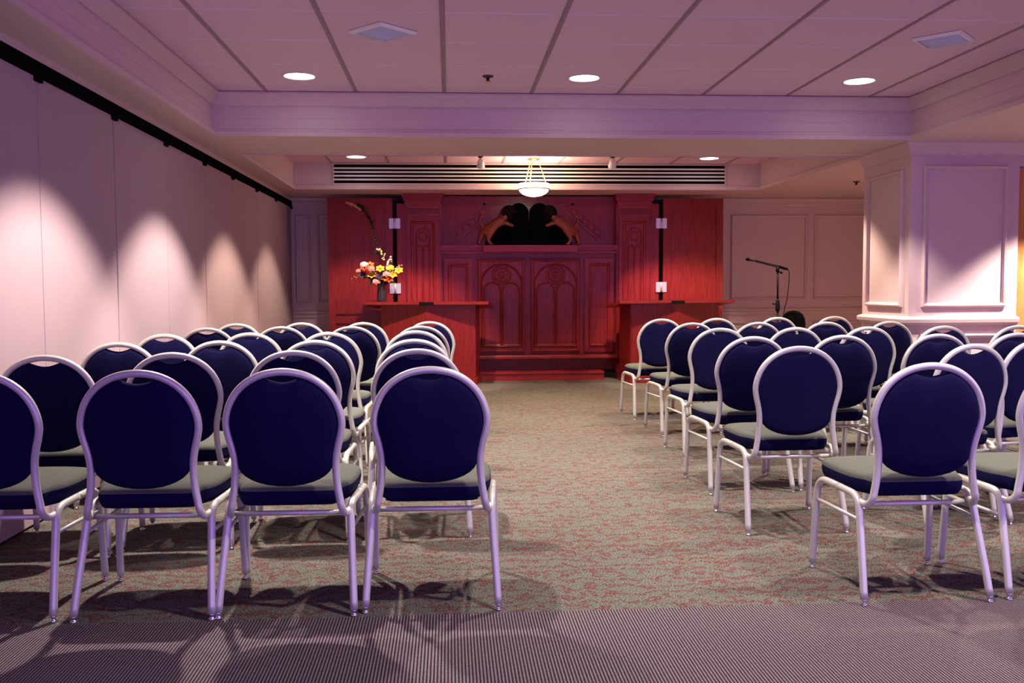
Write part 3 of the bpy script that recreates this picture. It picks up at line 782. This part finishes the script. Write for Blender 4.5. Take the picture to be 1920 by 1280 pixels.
# ------------------------------------------------------------------ chairs
def backy(z):
    for (a, ya), (b, yb) in zip(BY, BY[1:]):
        if a <= z <= b: return ya+(yb-ya)*(z-a)/(b-a)
    return BY[0][1] if z < BY[0][0] else BY[-1][1]
BY = [(.36, .042), (.40, .038), (.46, .038), (.55, .036), (.70, .022), (.90, 0)]
HALF = [(.385, .199), (.42, .192), (.47, .184), (.52, .180), (.57, .181), (.615, .189), (.655, .199), (.695, .205),
        (.735, .2005), (.775, .187), (.81, .166), (.84, .137), (.864, .100), (.880, .055), (.8865, 0.)]
def make_chair(label):
    t = thing('banquet_chair', label, 'chair', (0, 0, 0), 0, 'banquet chairs in rows')
    # back frame: one hourglass hoop of tube
    L = [Vector((-w, backy(z), z)) for z, w in HALF]; Rr = [Vector((w, backy(z), z)) for z, w in HALF[:-1]][::-1]
    st = [Vector((-.222, .125, .372)), Vector((-.214, .098, .361)), Vector((-.206, .066, .362))]
    en = [Vector((.206, .066, .362)), Vector((.214, .098, .361)), Vector((.222, .125, .372))]
    bm = bmesh.new(); tube(bm, catmull(st+L+Rr+en, 4), .0137, 12); obj('back_frame', bm, M['frame'], t)
    # back panel: pear-shaped pad with a hand slot at the top
    full = catmull(L+Rr, 3)
    side = [(p.x, p.z) for p in full if p.z > .548]
    out = []
    for x, z in side:
        if abs(x) > .066:
            q = 1-.0105/max(.1, math.hypot(x, z-.69)); out.append((x*q, .69+(z-.69)*q))
    # split left run / right run
    lf = sorted([p for p in out if p[0] < 0], key=lambda p: p[1]); rt = sorted([p for p in out if p[0] > 0], key=lambda p: -p[1])
    lf = [p for p in lf]; top = []
    xl, zl = lf[-1]
    for k in range(1, 10):
        u = -1+2*k/10; top.append((abs(xl)*u, zl-.018*math.cos(u*PI/2)))
    bot = []
    x1, z1 = rt[-1]
    for k in range(1, 16):
        a = PI*k/16; bot.append((x1*math.cos(a), z1-.092*math.sin(a)**.9))
    loop = lf+top+rt+bot
    bm = bmesh.new(); cz = .66
    def ring(sc, off): return [bm.verts.new((x*sc, backy(cz+(z-cz)*sc)+off, cz+(z-cz)*sc)) for x, z in loop]
    rings = [ring(.4, -.030), ring(.7, -.026), ring(.88, -.020), ring(.96, -.013), ring(1., -.003), ring(1., .008), ring(.96, .022), ring(.88, .032), ring(.6, .04), ring(.3, .042)]
    n = len(loop)
    for A, B in zip(rings, rings[1:]):
        for k in range(n):
            f_ = bm.faces.new((A[k], A[(k+1) % n], B[(k+1) % n], B[k])); f_.smooth = True
    for Rg, off in ((rings[0], -.031), (rings[-1], .0425)):
        c = bm.verts.new((0, backy(cz)+off, cz))
        for k in range(n):
            f_ = bm.faces.new((Rg[k], Rg[(k+1) % n], c)); f_.smooth = True
    obj('back_panel', bm, M['navy'], t)
    # seat cushion
    o = [(-.168, .085), (-.05, .080), (.05, .080), (.168, .085), (.185, .13), (.214, .19), (.226, .28), (.227, .40), (.220, .46), (.190, .505), (.12, .525), (0, .530),
         (-.12, .525), (-.190, .505), (-.220, .46), (-.227, .40), (-.226, .28), (-.214, .19), (-.185, .13)]
    ol = [(p.x, p.y) for p in catmull([(x, y, 0) for x, y in o], 3, closed=True)]
    cx, cy = 0, .30
    bm = bmesh.new()
    def sr(sc, z): return [bm.verts.new((x*sc, cy+(y-cy)*sc, z)) for x, y in ol]
    rings = [sr(.90, .384), sr(.945, .388), sr(.985, .406), sr(1., .424), sr(1., .441), sr(.985, .452), sr(.95, .460), sr(.85, .466), sr(.6, .472), sr(.3, .474)]
    n = len(ol)
    for A, B in zip(rings, rings[1:]):
        for k in range(n):
            f_ = bm.faces.new((A[k], A[(k+1) % n], B[(k+1) % n], B[k])); f_.smooth = True
            f_.material_index = 1 if max(A[k].co.z, B[k].co.z) < .4425 else 0  # lower cushion sides get navy: their dark shading is put into the colour
    for Rg, z in ((rings[0], .384), (rings[-1], .4745)):
        c = bm.verts.new((0, cy, z))
        for k in range(n):
            f_ = bm.faces.new((Rg[k], Rg[(k+1) % n], c)); f_.smooth = (z > .41)
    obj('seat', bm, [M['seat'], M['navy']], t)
    # side frames: rear and front leg of each arch
    for s in (-1, 1):
        rear = [(s*.242, 0, .022), (s*.236, .03, .13), (s*.228, .07, .26), (s*.224, .092, .332), (s*.223, .104, .36), (s*.224, .125, .380), (s*.226, .16, .3875), (s*.231, .27, .3895)]
        front = [(s*.231, .27, .3895), (s*.236, .37, .3895), (s*.238, .405, .384), (s*.240, .432, .366), (s*.242, .446, .335), (s*.245, .455, .25), (s*.248, .466, .12), (s*.250, .475, .022)]
        for pts in (rear, front):
            bm = bmesh.new(); tube(bm, catmull(pts, 4), .0142, 10)
            lg = obj('leg', bm, M['frame'], t)
            fx, fy, _ = pts[0] if pts is rear else pts[-1]
            bm = lathe(bmesh.new(), [(0, 0), (.0125, 0), (.0135, .004), (.009, .008), (.006, .012), (.011, .018), (.0118, .024), (0, .024)], (fx, fy, 0), seg=12)
            obj('glide', bm, M['chrome'], lg)
        bm = bmesh.new(); tube(bm, [(s*.2265, .083, .298), (s*.243, .452, .298)], .0078, 8); obj('stretcher', bm, M['frame'], t)
    bm = bmesh.new(); tube(bm, [(-.216, .116, .352), (.216, .116, .352)], .0095, 10); obj('cross_rail', bm, M['frame'], t)
    bm = bmesh.new(); tube(bm, [(-.235, .40, .386), (.235, .40, .386)], .0085, 8); obj('cross_rail', bm, M['frame'], t)
    return t
ROW = ['nearest row', 'second row', 'third row', 'fourth row', 'fifth row', 'farthest row']
POS = ['on the aisle', 'second from the aisle', 'third from the aisle', 'fourth from the aisle', 'fifth from the aisle']
LEFT = [[(-.072, 3.349), (-.595, 3.33), (-1.10, 3.33), (-1.66, 3.35)],
        [(-.152, 4.342), (-.719, 4.311), (-1.243, 4.243), (-1.757, 4.144)],
        [(-.198, 5.173), (-.739, 5.153), (-1.262, 5.183), (-1.778, 5.108)],
        [(-.227, 6.226), (-.785, 6.097), (-1.293, 6.113), (-1.808, 6.02)],
        [(-.216, 6.98), (-.735, 7.025), (-1.265, 7.08), (-1.78, 6.95)],
        [(-.17, 7.922), (-.72, 7.82), (-1.236, 7.86), (-1.752, 7.78)]]
RIGHT = [[(1.765, 3.28, 0), (2.336, 3.30, 0)],
         [(1.651, 4.272, 1), (2.523, 4.307, 11), (3.00, 4.55, 13)],
         [(1.717, 5.141, 2), (2.263, 5.199, 3), (2.86, 5.251, 3), (3.377, 5.296, 3)],
         [(1.846, 6.23, 2), (2.381, 6.243, 3), (2.898, 6.25, 3), (3.465, 6.29, 3), (3.98, 6.25, 3)],
         [(1.913, 7.20, 3), (2.446, 7.21, 4), (2.983, 7.17, 4), (3.504, 7.18, 4)],
         [(1.88, 8.13, 3), (2.396, 8.192, 4), (3.009, 8.34, 6), (3.60, 8.47, 7)]]
first = None
def place(x, y, deg, label):
    global first
    if first is None:
        first = make_chair(label); first.location = (x, y, 0); first.rotation_euler = (0, 0, math.radians(deg))
    else: dup(first, (x, y, 0), math.radians(deg), label)
for side, rows in (('left', LEFT), ('right', RIGHT)):
    for r, row in enumerate(rows):
        for k, p_ in enumerate(row):
            deg = p_[2] if len(p_) > 2 else random.uniform(-1.2, 1.2)
            place(p_[0], p_[1], deg, f'navy-backed banquet chair, {side} block, {ROW[r]}, {POS[k]}')

# ------------------------------------------------------------------ ambient light
w = bpy.data.worlds.new('world'); bpy.context.scene.world = w; w.use_nodes = True
bgn = w.node_tree.nodes['Background']
bgn.inputs['Color'].default_value = (.455, .27, 1.0, 1); bgn.inputs['Strength'].default_value = 2.0

sc = bpy.context.scene
sc.view_settings.view_transform = 'Standard'; sc.view_settings.look = 'None'
sc.view_settings.exposure = .12; sc.view_settings.gamma = 1
